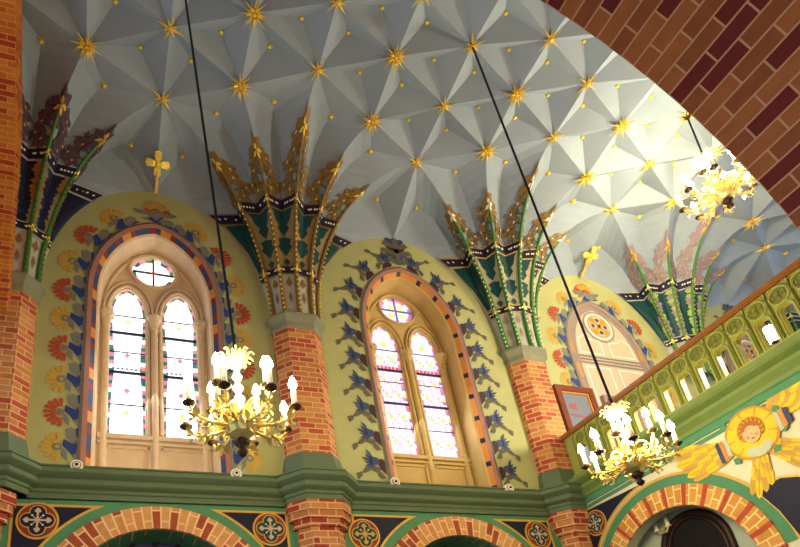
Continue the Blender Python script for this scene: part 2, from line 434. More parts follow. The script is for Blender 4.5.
# ------------------------------------------------------------------ brick pilasters
def octo(h, d, c): return [(-h, .0), (-h, -.35*d), (-.55*h, -d), (.55*h, -d), (h, -.35*d), (h, 0)]
def prism_rows(mb, rows, m):                          # rows: (half width, depth, z)
    mb.grid([[(rows[0][3]+x, y, z) for x, y in octo(h, d, 0)] for h, d, z, _ in rows], m)
    h, d, z, xb = rows[-1]; mb.face([(xb+x, y, z) for x, y in octo(h, d, 0)], m)
    h, d, z, xb = rows[0]; mb.face([(xb+x, y, z) for x, y in octo(h, d, 0)], m)
PLAB = ['brick pilaster beside the brick rib, under the plum flowered springer', 'brick pilaster standing between the two stained glass windows', 'tall brick pilaster where the gallery meets the window wall']
for k in range(3):
    xb = PIERS[k][1]
    t = empty('brick_pilaster', (xb, 0, 0), PLAB[k], 'pilaster', 'brick pilasters on the window wall')
    b = MB(); prism_rows(b, [(.40, .27, 5.5, xb), (.40, .27, 8.02, xb)], 0); b.build('shaft', ['brick_pier'], t)
    b = MB(); prism_rows(b, [(.45, .30, 5.40, xb), (.46, .31, 5.48, xb), (.46, .31, 5.56, xb), (.42, .285, 5.74, xb), (.40, .27, 5.76, xb)], 0); b.build('plinth', ['cornice_green'], t)
    b = MB(); prism_rows(b, [(.405, .275, 8.0, xb), (.425, .29, 8.02, xb), (.43, .295, 8.06, xb), (.41, .28, 8.08, xb), (.42, .285, 8.14, xb), (.47, .33, 8.2, xb), (.49, .35, 8.22, xb), (.49, .35, 8.27, xb), (.45, .32, 8.30, xb)], 0); b.build('capital', ['capital_stone'], t)
    xb -= .12 if k == 0 else 0
    b = MB(); prism_rows(b, [(.34, .22, 0, xb), (.34, .22, 4.62, xb)], 0)
    prism_rows(b, [(.40, .26, 4.62, xb), (.40, .26, 4.73, xb)], 0); prism_rows(b, [(.45, .30, 4.73, xb), (.45, .30, 4.84, xb)], 0); prism_rows(b, [(.48, .33, 4.84, xb), (.48, .33, 5.0, xb)], 0)
    b.build('corbelled_pier', ['brick_low'], t)

# ------------------------------------------------------------------ painted springers
def S(pi_, j, w_, z, off=.02):
    c, tops, xb = SPR[pi_]
    P = cpt(c[j], tops[j], z)
    if w_:
        n = j+(1 if w_ > 0 else -1)
        if 0 <= n <= 12:
            Q = cpt(c[n], tops[n], z); d = (Q-P).length
            P = P+(Q-P)*min(1.3, abs(w_)/max(d, .01))
    o = Vector((P.x-xb, P.y-.12, -.35*math.hypot(P.x-xb, P.y))).normalized()
    if P.y > -.08: o = Vector((o.x*.3, -1, -.2)).normalized()
    return P+o*off
def strip(mb, pi_, j0, j1, za, zb, m, off, n=8):
    mb.grid([[S(pi_, j, 0, za+(zb-za)*i/n, off) for j in range(j0, j1+1)] for i in range(n+1)], m)
def blob(mb, pi_, j, poly, m, off):                   # symmetric shape about curve j: halves so that it follows the fold
    for s in (-1, 1):
        mb.face([S(pi_, j, 0, poly[0][1], off)]+[S(pi_, j, s*w_, z, off) for w_, z in poly[1:-1]]+[S(pi_, j, 0, poly[-1][1], off)], m)
def flower(mb, pi_, j, z0, z1, ms, big=1., seed=0):
    """leaves pair by pair up the rib, a blossom on top; ms = (leaf, blossom, accent)"""
    rnd = random.Random(seed); n = max(4, int((z1-z0)/.125))
    def fp(q, m, off): mb.face([S(pi_, j, x if abs(x) > .004 else .004, y, off) for x, y in q], m)
    for i in range(n):
        z = z0+.02+(z1-z0-.22)*i/(n-1); Lr = (.14+.15*sin(PI*(i+.9)/(n+.6)))*big*(1. if i % 2 else .7)
        for s in (-1, 1):
            l = Lr*rnd.uniform(.85, 1.1); zb = z+.09+rnd.uniform(-.02, .03); z_ = z+rnd.uniform(-.03, .03)
            fp([(s*.01, z_-.008), (s*l, zb-.008), (s*l, zb+.008), (s*.01, z_+.012)], 2, .034)          # twig
            nb = 5; rp = .125*big*rnd.uniform(.85, 1.1); a0 = rnd.uniform(0, 1)
            for k in range(nb):
                a = a0+2*PI*k/nb
                fp([(s*l+.02*cos(a-.7), zb+.02*sin(a-.7)), (s*l+rp*.7*cos(a-.38), zb+rp*.7*sin(a-.38)), (s*l+rp*cos(a), zb+rp*sin(a)), (s*l+rp*.7*cos(a+.38), zb+rp*.7*sin(a+.38)), (s*l+.02*cos(a+.7), zb+.02*sin(a+.7))], ms[1] if (k+i) % 3 else ms[0], .042+.001*k)
            fp([(s*l+.022*cos(a), zb+.022*sin(a)) for a in (0, 1.57, 3.14, 4.71)], 3, .055)
            for f_, up in ((.35, 1), (.65, -1), (.5, 1)):                                             # small leaves on the twig
                x0 = s*l*f_; y0 = z_+(zb-z_)*f_; q = .12*big
                fp([(x0, y0), (x0+s*q*.2, y0+up*q*.5), (x0+s*q*.55, y0+up*q), (x0+s*q*.5, y0+up*q*.4)], ms[0] if rnd.random() > .3 else ms[2], .038)
    zc = z1-.09
    for k in range(8):
        a = PI*k/4+.2; l = .27*big
        q = [(.02*cos(a), .02*sin(a)), (.6*l*cos(a-.35), .6*l*sin(a-.35)), (l*cos(a), l*sin(a)), (.6*l*cos(a+.35), .6*l*sin(a+.35))]
        mb.face([S(pi_, j, x if abs(x) > .004 else .004, zc+y*.8, .06) for x, y in q], ms[1])
    for k in range(4):
        a = PI*k/2+.3; l = .12*big
        q = [(0.005, 0), (.6*l*cos(a-.5), .6*l*sin(a-.5)), (l*cos(a), l*sin(a)), (.6*l*cos(a+.5), .6*l*sin(a+.5))]
        mb.face([S(pi_, j, x if abs(x) > .004 else .004, zc+y*.8, .075) for x, y in q], 3)
ZL, ZU = 9.12, 10.33
STY = [dict(panel='springer_blue', shape='navy', rib='stem_green', bead='old_gold', fl=('plum', 'plum', 'leaf_green', 'gold_paint'), low='pale', edge='pale', vine='old_gold'),
       dict(panel='tan', shape='teal', rib='old_gold', bead='gold', fl=('old_gold', 'old_gold', 'leaf_green', 'gold'), low='pale', edge='old_gold', vine='old_gold'),
       dict(panel='tan_pale', shape='teal', rib='stem_green', bead='white', fl=('scroll', 'old_gold', 'leaf_green', 'white'), low='pale', edge='gold_paint', vine='tan'),
       dict(panel='teal', shape='teal', rib='stem_green', bead='yellow', fl=('mauve', 'mauve', 'pale_green', 'yellow'), low='pale', edge='pale', vine='mauve'),
       dict(panel='teal', shape='teal', rib='stem_green', bead='yellow', fl=('old_gold', 'mauve', 'pale_green', 'yellow'), low='pale', edge='pale', vine='mauve')]
SLAB = ['blue painted vault springer with plum flowers beside the brick rib', 'teal and gold vault springer with gold flower stalks between the stained windows', 'painted vault springer with bright green ribs above the gallery end pilaster', 'teal painted springer with green ribs rising behind the gallery rail', 'farthest painted springer, only gold leaves showing over the gallery rail']
TOPS = {2: 11.02, 4: 11.05, 6: 11.28, 8: 11.05, 10: 11.02}
for k in range(5):
    st = STY[k]; xb = SPR[k][2]
    t = empty('vault_springer', (xb, -.1, Z0), SLAB[k], 'springer', 'painted springers of the vault')
    jr = range(0, 13) if k else range(6, 13)
    j0, j1 = jr[0], 12
    b = MB(); strip(b, k, j0, j1, ZL, ZU, 0, .012)
    for j in (1, 3, 5, 7, 9, 11):                     # dark vase and fleur shapes down each hollow
        if j < j0: continue
        if j in (1, 11):
            o_ = 0 if j == 1 else 12
            s = 1 if j == 1 else -1
            b.face([S(k, o_, s*.03, 9.25, .03), S(k, j, 0, 9.3, .03), S(k, j, -s*.06, 9.7, .03), S(k, j, 0, ZU-.08, .03), S(k, o_, s*.05, ZU-.1, .03), S(k, o_, s*.04, 9.7, .03)], 1)
            b.face([S(k, j, 0, 9.3, .03), S(k, j, s*.08, 9.6, .03), S(k, j, s*.15, ZU-.1, .03), S(k, j, 0, ZU-.08, .03), S(k, j, -s*.05, 9.8, .03)], 1)
        else:
            blob(b, k, j, [(0, 9.80), (.09, 9.92), (.06, 10.0), (.12, 10.06), (.16, 10.2), (.2, 10.24), (0, 10.26)], 1, .03)
            blob(b, k, j, [(0, 9.42), (.05, 9.5), (.11, 9.58), (.07, 9.64), (.1, 9.72), (0, 9.78)], 1, .03)
            blob(b, k, j, [(0, 9.22), (.05, 9.30), (0, 9.38)], 1, .03)
    b.build('painted_panel', [st['panel'], st['shape']], t)
    b = MB(); strip(b, k, j0, j1, Z0+.01, ZL, 0, .010)
    for j in (3, 5, 7, 9):
        if j >= j0:
            blob(b, k, j, [(0, 8.5), (.03, 8.62), (0, 8.74)], 1, .02); blob(b, k, j, [(0, 8.82), (.05, 8.9), (0, 9.02)], 1, .02)
    b.build('lower_panel', [st['low'], st['vine']], t)
    for nm, za, zb in (('lower_band', ZL-.04, ZL+.08), ('upper_band', ZU-.06, ZU+.10)):
        b = MB(); strip(b, k, j0, j1, za-.025, zb+.025, 0, .035, 3); strip(b, k, j0, j1, za, zb, 1, .045, 3)
        for j in jr:
            zc = (za+zb)/2
            for s in ((-1, 1) if 0 < j < 12 else ((1,) if j == 0 else (-1,))):
                for ww in (.07, .17):
                    if nm == 'lower_band' and ww > .1: continue
                    b.face([S(k, j, s*(ww-.02), zc, .055), S(k, j, s*ww, zc-.022, .055), S(k, j, s*(ww+.02), zc, .055), S(k, j, s*ww, zc+.022, .055)], 2)
            if j % 2 == 0 and 0 < j < 12:
                for dw, dz in ((.05, .016), (.016, .05)):
                    b.face([S(k, j, -dw, zc-dz, .085), S(k, j, dw, zc-dz, .085), S(k, j, dw, zc+dz, .085), S(k, j, -dw, zc+dz, .085)], 3)
        b.build(nm, [st['edge'], 'ink', 'white', 'gold'], t)
    for j in (2, 4, 6, 8, 10):
        if j < j0: continue
        b = MB(); zt = TOPS[j]-.05
        pts = [S(k, j, 0, Z0+(zt-Z0)*i/26, .03) for i in range(27)]
        b.tube(pts, [.042-.022*i/26 for i in range(27)], 7)
        nb = 22
        for i in range(nb):
            p = S(k, j, 0, Z0+.08+(ZU-Z0)*i/nb, .075); b.ball(p, .017, 1, 6)
        rb = b.build('rib', [st['rib'], st['bead']], t, smooth=True)
        if k == 0 or k == 3:                           # leafy vine climbing beside the rib through the panel
            b = MB()
            rv = random.Random(k*50+j)
            for i in range(13):
                z = 9.2+i*.084+rv.uniform(-.02, .02)
                for s in (-1, 1):
                    l = rv.uniform(.10, .15)*(.6+.05*i)
                    b.face([S(k, j, s*.02, z, .04), S(k, j, s*l*.6, z+.0, .04), S(k, j, s*l, z+.06, .04), S(k, j, s*l*.75, z+.10, .04), S(k, j, s*.02, z+.09, .04)], 0 if rv.random() > .35 else 1)
            b.build('vine', [st['vine'], 'pale_green' if k else 'grey'], rb)
        b = MB(); flower(b, k, j, ZU+.1, TOPS[j], (0, 1, 2), 1.15 if k in (0, 3) else 1., seed=k*20+j)
        b.build('flower', list(st['fl']), t)

# ------------------------------------------------------------------ windows
def along(path, step, start=.2):
    """points at equal steps along an open path: (u, z, tangent angle)"""
    out = []; need = start; acc = 0
    for (a, b), (c, d) in zip(path[:-1], path[1:]):
        L = math.hypot(c-a, d-b)
        while L > 0 and need <= acc+L:
            t = (need-acc)/L; out.append((a+(c-a)*t, b+(d-b)*t, math.atan2(d-b, c-a))); need += step
        acc += L
    return out
def plen(path): return sum(math.hypot(c-a, d-b) for (a, b), (c, d) in zip(path[:-1], path[1:]))
def border(mb, c, style, d=.0):
    """painted garland outside the window arch; mats: 0 salmon 1 grey 2 blue 3 red 4 yellow 5 maroon 6 olive-grey 7 dark red"""
    P = arch_path(1.03, 8.5, 10.05, 5.5, c=c); Q = arch_path(.93, 8.47, 9.94, 5.44, c=c)
    mb.grid([[WN(u, z, .012) for u, z in P], [WN(u, z, .03) for u, z in arch_path(.995, 8.49, 10.01, 5.44, c=c)], [WN(u, z, .012) for u, z in Q]], 0)
    mb.grid([[WN(u, z, .02) for u, z in arch_path(1.035, 8.5, 10.055, 5.5, c=c)], [WN(u, z, .034) for u, z in arch_path(1.005, 8.49, 10.02, 5.44, c=c)]], 1)
    L = plen(P); n = round(L/.53/2)*2+1 if style == 'fan' else round(L/.48/2)*2; step = L/n
    for i, (u, z, a) in enumerate(along(P, step, step/2)):
        t = (cos(a), sin(a)); nv = (-sin(a), cos(a))     # nv points outwards (path runs left foot -> apex -> right foot)
        sg = 1 if i < n/2 else -1
        gs = 1.2 if style == 'fan' else 1.28
        def F(x, y): x *= gs; y *= gs; return (u+t[0]*x*sg+nv[0]*y, z+t[1]*x*sg+nv[1]*y)      # x = upwards along the garland, y = outwards
        def poly(pts, m, dd): mb.flat([F(x, y) for x, y in pts], WN, dd, m)
        if style == 'fan':
            poly([(-.17, .02), (-.06, .10), (.0, .16), (.08, .15), (.03, .06), (.12, .03), (.0, .01)], 2, .010)
            poly([(.02, .04), (.1, .12), (.2, .14), (.24, .08), (.2, .03), (.1, .02)], 1, .011)
            poly([(-.2, .10), (-.13, .16), (-.02, .17), (-.08, .11)], 1, .012)
            m = 3 if i % 2 else 4
            poly([(-.21, .0), (-.12, .06), (-.08, .0)], 1, .0105); poly([(.1, .0), (.18, .07), (.24, .0)], 2, .0105)
            oy = .19
            for k in range(9):
                th = -1.5+k*3.0/8; r = .175
                q = [(.075*cos(th-.2), .075*sin(th-.2)), (r*cos(th-.14), r*sin(th-.14)), (r*1.12*cos(th), r*1.12*sin(th)), (r*cos(th+.14), r*sin(th+.14)), (.075*cos(th+.2), .075*sin(th+.2))]
                poly([(y_-.02, oy+x_) for x_, y_ in q], m, .010)
            poly([(.05*cos(q_)-.02, oy+.02+.05*sin(q_)) for q_ in [PI*k/5 for k in range(10)]], 6, .013); poly([(.022*cos(q_)-.02, oy+.02+.022*sin(q_)) for q_ in [PI*k/5 for k in range(10)]], m, .015)
        else:
            poly([(-.12, .02), (-.04, .10), (.05, .12), (.1, .07), (.08, .02)], 5, .010)
            poly([(-.05, .08), (.02, .2), (-.04, .3), (-.12, .36), (-.1, .28), (-.06, .22), (-.1, .14)], 6, .011)
            poly([(-.14, .34), (-.20, .40), (-.12, .42), (-.09, .36)], 6, .011)
            poly([(-.17, .03), (-.1, .08), (-.06, .12), (-.13, .14), (-.18, .1)], 6, .0115)
            for k in range(6):
                th = -1.0+k*2.0/5; r = .17 if k % 2 else .14
                poly([(.06+.04*sin(th-.4), .16+.04*cos(th-.4)), (.06+r*.75*sin(th-.15), .15+r*.75*cos(th-.15)), (.08+r*sin(th), .16+r*cos(th)), (.06+r*.75*sin(th+.15), .15+r*.75*cos(th+.15)), (.06+.04*sin(th+.4), .16+.04*cos(th+.4))], 2, .012)
            poly([(.02, .10), (.0, .17), (.06, .2), (.12, .17), (.1, .1)], 2, .013)
    # crest over the apex
    if style == 'fan':
        for k in range(9):
            th = -1.3+k*2.6/8
            mb.flat([(c+.07*sin(th-.25), 10.32+.05*cos(th-.25)), (c+.19*sin(th-.1), 10.34+.2*cos(th-.1)), (c+.22*sin(th), 10.34+.23*cos(th)), (c+.19*sin(th+.1), 10.34+.2*cos(th+.1)), (c+.07*sin(th+.25), 10.32+.05*cos(th+.25))], WN, .014, 4)
        for s in (-1, 1):
            mb.flat([(c, 10.1), (c+s*.1, 10.2), (c+s*.3, 10.22), (c+s*.36, 10.3), (c+s*.2, 10.3), (c+s*.05, 10.26), (c, 10.3)], WN, .015, 6)
    else:
        for s in (-1, 1):
            for zz, l in ((10.18, .22), (10.3, .16), (10.4, .34), (10.5, .2), (10.58, .28), (10.68, .2)):
                mb.flat([(c, zz-.05), (c+s*l*.5, zz-.06), (c+s*l, zz+.02), (c+s*l*.8, zz+.1), (c+s*l*.4, zz+.07), (c, zz+.12)], WN, .015+.002*(zz-10), 6 if zz in (10.18, 10.4, 10.58) else (5 if zz == 10.5 else 2))
        mb.flat([(c-.05, 10.1), (c+.05, 10.1), (c+.05, 10.72), (c, 10.78), (c-.05, 10.72)], WN, .02, 6)
        mb.flat(disc((c, 10.45), .06, 10), WN, .02, 5)
BMATS = ['salmon', 'grey', 'blue', 'red', 'yellow', 'maroon', 'grey', 'dark_red']
BMATS2 = ['salmon', 'grey', 'steel_blue', 'red', 'yellow', 'maroon', 'scroll', 'dark_red']
BMATS3 = ['taupe'] + BMATS[1:]
def pane(mb, outline, ctr, style, mp, d):
    """leaded pane: clear field, coloured border pieces, lead bars.  mats 0 field 1 lead 2.. colours"""
    mb.flat(outline, mp, d, 0)
    n = len(outline)
    inn = [(ctr[0]+(u-ctr[0])*(1-.075/max(.1, math.hypot(u-ctr[0], z-ctr[1])))*.94, z+(ctr[1]-z)*.025) for u, z in outline]
    k = 0
    segs = []
    for i in range(n):
        a, b_ = outline[i], outline[(i+1) % n]; L = math.hypot(b_[0]-a[0], b_[1]-a[1]); m = max(1, round(L/.08))
        for j in range(m):
            t0, t1 = j/m, (j+1)/m
            lp = lambda A, Bq, t: (A[0]+(Bq[0]-A[0])*t, A[1]+(Bq[1]-A[1])*t)
            ia, ib = inn[i], inn[(i+1) % n]
            segs.append([lp(a, b_, t0), lp(a, b_, t1), lp(ia, ib, t1), lp(ia, ib, t0)])
    cyc = (2, 3, 4, 2, 0, 3) if style == 'white' else (6, 0, 3, 6, 0, 5)
    for i, s in enumerate(segs): mb.flat(s, mp, d+.004, cyc[i % len(cyc)])
def lancet(c, w_, z0, zs, za): return [(c+u, z) for u, z in arch_path(w_, zs, za, z0, n=8)]
def make_window(idx, c, style, label):
    t = empty(f'window_{idx}', (c, 0, H0), label, 'window', kind='structure')
    stone = 'stone' if style == 'white' else 'stone_gold'
    # painted check band on the splay, then the stone reveal
    A = arch_path(.93, 8.47, 9.94, 5.44, c=c); A2 = arch_path(.87, 8.47, 9.875, 5.44, c=c); A3 = arch_path(.80, 8.45, 9.80, 5.44, c=c); A4 = arch_path(.80, 8.45, 9.80, 5.44, c=c)
    b = MB(); pts = list(zip(A, A2)); acc = 0; cyc = (0, 0, 2, 1, 1, 1, 2, 1) if style == 'white' else (0, 0, 0, 0, 1)
    step = .085; al = [(i/400) for i in range(401)]
    def at(path, f):
        x = f*(len(path)-1); i = min(int(x), len(path)-2); r = x-i
        return (path[i][0]+(path[i+1][0]-path[i][0])*r, path[i][1]+(path[i+1][1]-path[i][1])*r)
    N = 110
    # even steps along the real length
    fr = []; tot = plen(A); s_ = 0
    cum = [0]
    for (p, q) in zip(A[:-1], A[1:]): cum.append(cum[-1]+math.hypot(q[0]-p[0], q[1]-p[1]))
    for k in range(N+1):
        L = tot*k/N; i = max(j for j in range(len(A)-1) if cum[j] <= L+1e-9); fr.append((i+(L-cum[i])/max(1e-9, cum[i+1]-cum[i]))/(len(A)-1))
    for k in range(N):
        p0, p1, q0, q1 = at(A, fr[k]), at(A, fr[k+1]), at(A2, fr[k]), at(A2, fr[k+1])
        b.face([WN(*p0, .01), WN(*p1, .01), WN(*q1, -.05), WN(*q0, -.05)], cyc[k % len(cyc)])
    b.build('check_band', ['orange', 'steel_blue' if style == 'white' else 'lead', 'dark_red'], t)
    b = MB(); b.grid([[WN(u, z, -.05) for u, z in A2], [WN(u, z, -.07) for u, z in arch_path(.84, 8.46, 9.84, 5.44, c=c)], [WN(u, z, -.12) for u, z in arch_path(.845, 8.46, 9.84, 5.44, c=c)], [WN(u, z, -.42) for u, z in arch_path(.80, 8.45, 9.78, 5.44, c=c)]], 0)
    b.face([WN(c-.95, 5.44, .0), WN(c+.95, 5.44, .0), WN(c+.8, 5.5, -.42), WN(c-.8, 5.5, -.42)], 0)
    b.build('reveal', [stone], t)
    # tracery plate with two lancets and an oculus
    lan = [lancet(c+s*.40, .265, 6.23, 8.42, 8.93) for s in (-1, 1)]
    ocu = disc((c, 9.37), .345, 24, ry=.31)
    b = MB(); b.slab(arch_path(.84, 8.45, 9.82, 5.46, c=c), [list(reversed(l)) for l in lan]+[ocu], WN, -.38, -.46, 0)
    tr = b.build('tracery', [stone], t)
    b = MB()
    for s, l in zip((-1, 1), lan):
        hd = [(u, z) for u, z in lancet(c+s*.40, .31, 6.23, 8.42, 8.98)]
        b.tube([WN(u, z, -.37) for u, z in hd], .03, 6)
        hd = [(u, z) for u, z in lancet(c+s*.40, .37, 8.3, 8.42, 9.06)]
        b.tube([WN(u, z, -.36) for u, z in hd], .022, 6)
    o2 = disc((c, 9.37), .38, 24, ry=.345); b.tube([WN(u, z, -.37) for u, z in o2+o2[:1]], .028, 6)
    b.tube([WN(u, z, -.38) for u, z in arch_path(.76, 8.45, 9.72, 8.3, c=c)], .03, 6)
    b.build('moulding', [stone], tr, smooth=True)
    for u in (-.72, 0, .72):
        b = MB(); b.lathe([(.085, 5.5), (.085, 5.62), (.06, 5.66), (.055, 5.7), (.055, 8.12)], (c+u, .36, 0), 10); cl = b.build('colonnette', [stone], t, smooth=True)
        b = MB(); b.lathe([(.058, 8.10), (.075, 8.12), (.06, 8.15), (.075, 8.22), (.11, 8.32), (.12, 8.33), (.12, 8.38), (.1, 8.4), (.0, 8.4)], (c+u, .36, 0), 10)
        for k in range(6):
            a = PI*k/3; b.ball((c+u+.08*cos(a), .36+.08*sin(a), 8.27), .025, 0, 6)
        b.build('leaf_capital', [stone], cl)
    b = MB()                                           # apron under the panes
    b.box((c, .36, 6.16), (1.6, .08, .07)); b.box((c, .355, 6.06), (1.6, .06, .03)); b.box((c, .37, 5.53), (1.6, .05, .1))
    for s in (-1, 1): 
        for uu in (.08, .68): b.box((c+s*uu, .37, 5.83), (.05, .04, .5))
        b.box((c+s*.38, .37, 5.6), (.6, .04, .05)); b.box((c+s*.38, .37, 6.0), (.6, .04, .04))
    b.build('apron', [stone], t)
    gm = ['glass_white' if style == 'white' else 'glass_lav', 'lead', 'glass_green', 'glass_rose', 'glass_blue', 'glass_yellow', 'glass_violet', 'glass_red']
    for s, l in zip((-1, 1), lan):
        b = MB(); cx = c+s*.40; pane(b, l, (cx, 7.5), style, WN, -.44)
        for z in ((7.32, 8.06) if style == 'white' else (7.25, 7.95)): b.box((cx, .42, z), (.53, .03, .035), 1)
        for z in (6.75, 7.7, 8.4): b.box((cx, .425, z), (.53, .015, .012), 1)
        if style != 'white':
            for zz in (6.5, 6.98, 7.45, 7.75, 8.2):
                for dx in (-.11, .11):
                    b.flat(disc((cx+dx, zz), .055, 8), WN, -.434, 5)
                    for k in range(4):
                        a = PI/4+PI*k/2; b.flat(disc((cx+dx+.085*cos(a), zz+.085*sin(a)), .022, 6), WN, -.434, 6 if k % 2 else 0)
            b.flat(disc((cx, 8.55), .07, 8), WN, -.434, 5)
            for dx in (-.2, 0, .2): b.box((cx+dx*.6, .427, 7.2), (.008, .008, 1.9), 6)
            for i in range(6): b.flat([(cx-.22+i*.075, 7.99), (cx-.16+i*.075, 7.99), (cx-.16+i*.075, 8.05), (cx-.22+i*.075, 8.05)], WN, -.433, 7)
        else:
            for i in range(7): b.flat(disc((cx-.2+i*.066, 7.40), .022, 6), WN, -.434, 4)
            
            for zz, m_ in ((6.62, 5), (7.0, 3), (7.65, 3), (8.3, 5)): b.flat(disc((cx, zz), .05, 4), WN, -.433, m_)
            for i in range(-5, 6):
                z_ = 6.8+i*.095
                if 6.3 < z_ < 7.25: b.flat([(cx-.19, z_-.004), (cx+.19, z_+.09), (cx+.19, z_+.098), (cx-.19, z_+.004)], WN, -.4345, 4 if i % 2 else 3); b.flat([(cx-.19, z_+.09), (cx+.19, z_-.004), (cx+.19, z_+.004), (cx-.19, z_+.098)], WN, -.4348, 4)
        b.build('stained_pane', gm, t)
    b = MB(); b.flat(ocu, WN, -.44, 0)
    for k in range(16):
        a0, a1 = 2*PI*k/16, 2*PI*(k+1)/16
        q = [(c+.345*cos(a0), 9.37+.31*sin(a0)), (c+.345*cos(a1), 9.37+.31*sin(a1)), (c+.28*cos(a1), 9.37+.25*sin(a1)), (c+.28*cos(a0), 9.37+.25*sin(a0))]
        b.flat(q, WN, -.436, ((2, 3, 4, 0) if style == 'white' else (6, 0, 3, 6))[k % 4])
    b.box((c, .42, 9.37), (.03, .02, .6), 4 if style != 'white' else 1); b.box((c, .42, 9.37), (.66, .02, .03), 4 if style != 'white' else 1)
    b.flat(disc((c, 9.37), .04, 8), WN, -.41, 7)
    if style != 'white':
        for k in range(4):
            a = PI/4+PI*k/2; b.flat(disc((c+.15*cos(a), 9.37+.14*sin(a)), .06, 8), WN, -.434, 5)
    b.build('oculus_pane', gm, t)
    b = MB(); border(b, c, 'fan' if style == 'white' else 'thistle'); b.build('painted_garland', BMATS if style == 'white' else BMATS2, t)
    for s in (-1, 1):
        b = MB(); M = Matrix.Rotation(PI/2, 3, 'X')
        for r, dd, mm in ((.078, .17, 0), (.055, .18, 1), (.042, .186, 0), (.02, .2, 2)):
            q = disc((c+s*1.03, 5.40), r, 16); b.flat(q, WN, dd, mm)
            b.grid([[WN(u, z, d) for u, z in q] for d in (.10, dd)], mm, close=True)
        b.build('roundel', ['white', 'grey', 'ink'], t)
make_window(1, 0., 'white', 'twin lancet window of near white glass with a fan flower garland')
make_window(2, B, 'lav', 'twin lancet window of lavender and yellow glass with blue thistle garland')
for i, (c, lab) in enumerate(((9., 'painted blind window with gold cross oculus above the gallery'), (13.5, 'farthest painted window, only its crest showing over the gallery rail'))):
    t = empty(f'window_{i+3}', (c, 0, H0), lab, 'window', kind='structure')
    b = MB(); b.flat(arch_path(.97, 8.47, 9.96, 5.5, c=c), WN, .003, 1); b.flat(arch_path(.80, 8.42, 9.8, 5.5, c=c), WN, .006, 0)
    for s in (-1, 1):
        for g, mm, dd in ((0, 3, .009), (.03, 2, .012), (.055, 0, .014)):
            b.flat([(c+s*(.1+g), 8.62+g), (c+s*(.72-g), 8.62+g), (c+s*(.68-g), 9.0-g), (c+s*(.5-g*.7), 9.12-g), (c+s*(.38), 9.02-g), (c+s*(.1+g), 8.98-g)], WN, dd, mm)
            b.flat([(c+s*(.1+g), 5.7+g), (c+s*(.72-g), 5.7+g), (c+s*(.72-g), 8.3-g), (c+s*(.1+g), 8.3-g)], WN, dd, mm)
        for z in (6.4, 7.0, 7.6, 8.2, 8.8): 
            b.flat([(c+s*.86, z-.2), (c+s*.95, z-.2), (c+s*.95, z+.15), (c+s*.86, z+.15)], WN, .009, 5 if int(z*10) % 4 else 6)
    for z in (8.38, 8.46, 8.54): b.flat([(c-.8, z-.022), (c+.8, z-.022), (c+.8, z+.022), (c-.8, z+.022)], WN, .016, 4)
    for r, mm, dd in ((.40, 1, .018), (.35, 3, .021), (.30, 0, .024), (.28, 5, .027), (.255, 0, .030)): b.flat(disc((c, 9.36), r, 24), WN, dd, mm)
    for k in range(4):
        a = PI/4+PI*k/2; d_ = (cos(a), sin(a)); n_ = (-sin(a), cos(a))
        b.flat([(c+d_[0]*x+n_[0]*y, 9.36+d_[1]*x+n_[1]*y) for x, y in ((0, -.035), (.15, -.035), (.17, -.10), (.27, -.04), (.27, .04), (.17, .10), (.15, .035), (0, .035))], WN, .034, 6)
        a = PI*k/2; b.flat(disc((c+.16*cos(a), 9.36+.16*sin(a)), .05, 8), WN, .033, 7)
    b.build('painted_tracery', ['beige', 'taupe', 'beige', 'white', 'grey', 'orange', 'ochre', 'steel_blue'], t)
    b = MB(); border(b, c, 'fan' if i == 0 else 'thistle'); b.build('painted_garland', BMATS3 if i == 0 else BMATS2, t)

# little gilded cross flowers standing on the lunette tops
for c, lab in ((0., 'gilded cross finial on the lunette top of the white glass window'), (9., 'gilded cross finial on the lunette top of the blind painted window')):
    t = empty('cross_finial', (c, -.1, 10.78), lab, 'finial', 'cross finials on lunettes')
    b = MB(); b.tube([(c, -.05, 10.70), (c, -.2, 10.80), (c, -.36, 10.88)], [.035, .03, .025], 8); b.build('stem', ['gold_paint'], t)
    b = MB(); T = Vector((0, -.20, .12)).normalized(); o = Vector((c, -.43, 10.92)); X = Vector((1, 0, 0))
    for k in range(4):
        d = X*cos(PI*k/2)+T*sin(PI*k/2); n = X*-sin(PI*k/2)+T*cos(PI*k/2); up = d.cross(n)*.03
        for sgn in (1, -1):
            b.face([o, o+d*.07-n*.05+up*sgn, o+d*.17-n*.06, o+d*.2, o+d*.17+n*.06, o+d*.07+n*.05+up*sgn])
    b.ball(o, .05, 0, 8); b.build('cross_head', ['gold'], t)
t = empty('painted_rosette', (6.98+.45, 0, 9.3), 'small grey painted rosette on plaster beside the gallery end springer', 'rosette')
b = MB()
for k in range(6):
    a = PI*k/3; b.flat([(7.43+.02*cos(a-.5), 9.35+.02*sin(a-.5)), (7.43+.08*cos(a-.3), 9.35+.08*sin(a-.3)), (7.43+.11*cos(a), 9.35+.11*sin(a)), (7.43+.08*cos(a+.3), 9.35+.08*sin(a+.3))], WN, .006, 0)
b.flat(disc((7.43, 9.35), .035, 10), WN, .009, 1); b.build('petals', ['grey', 'maroon'], t)

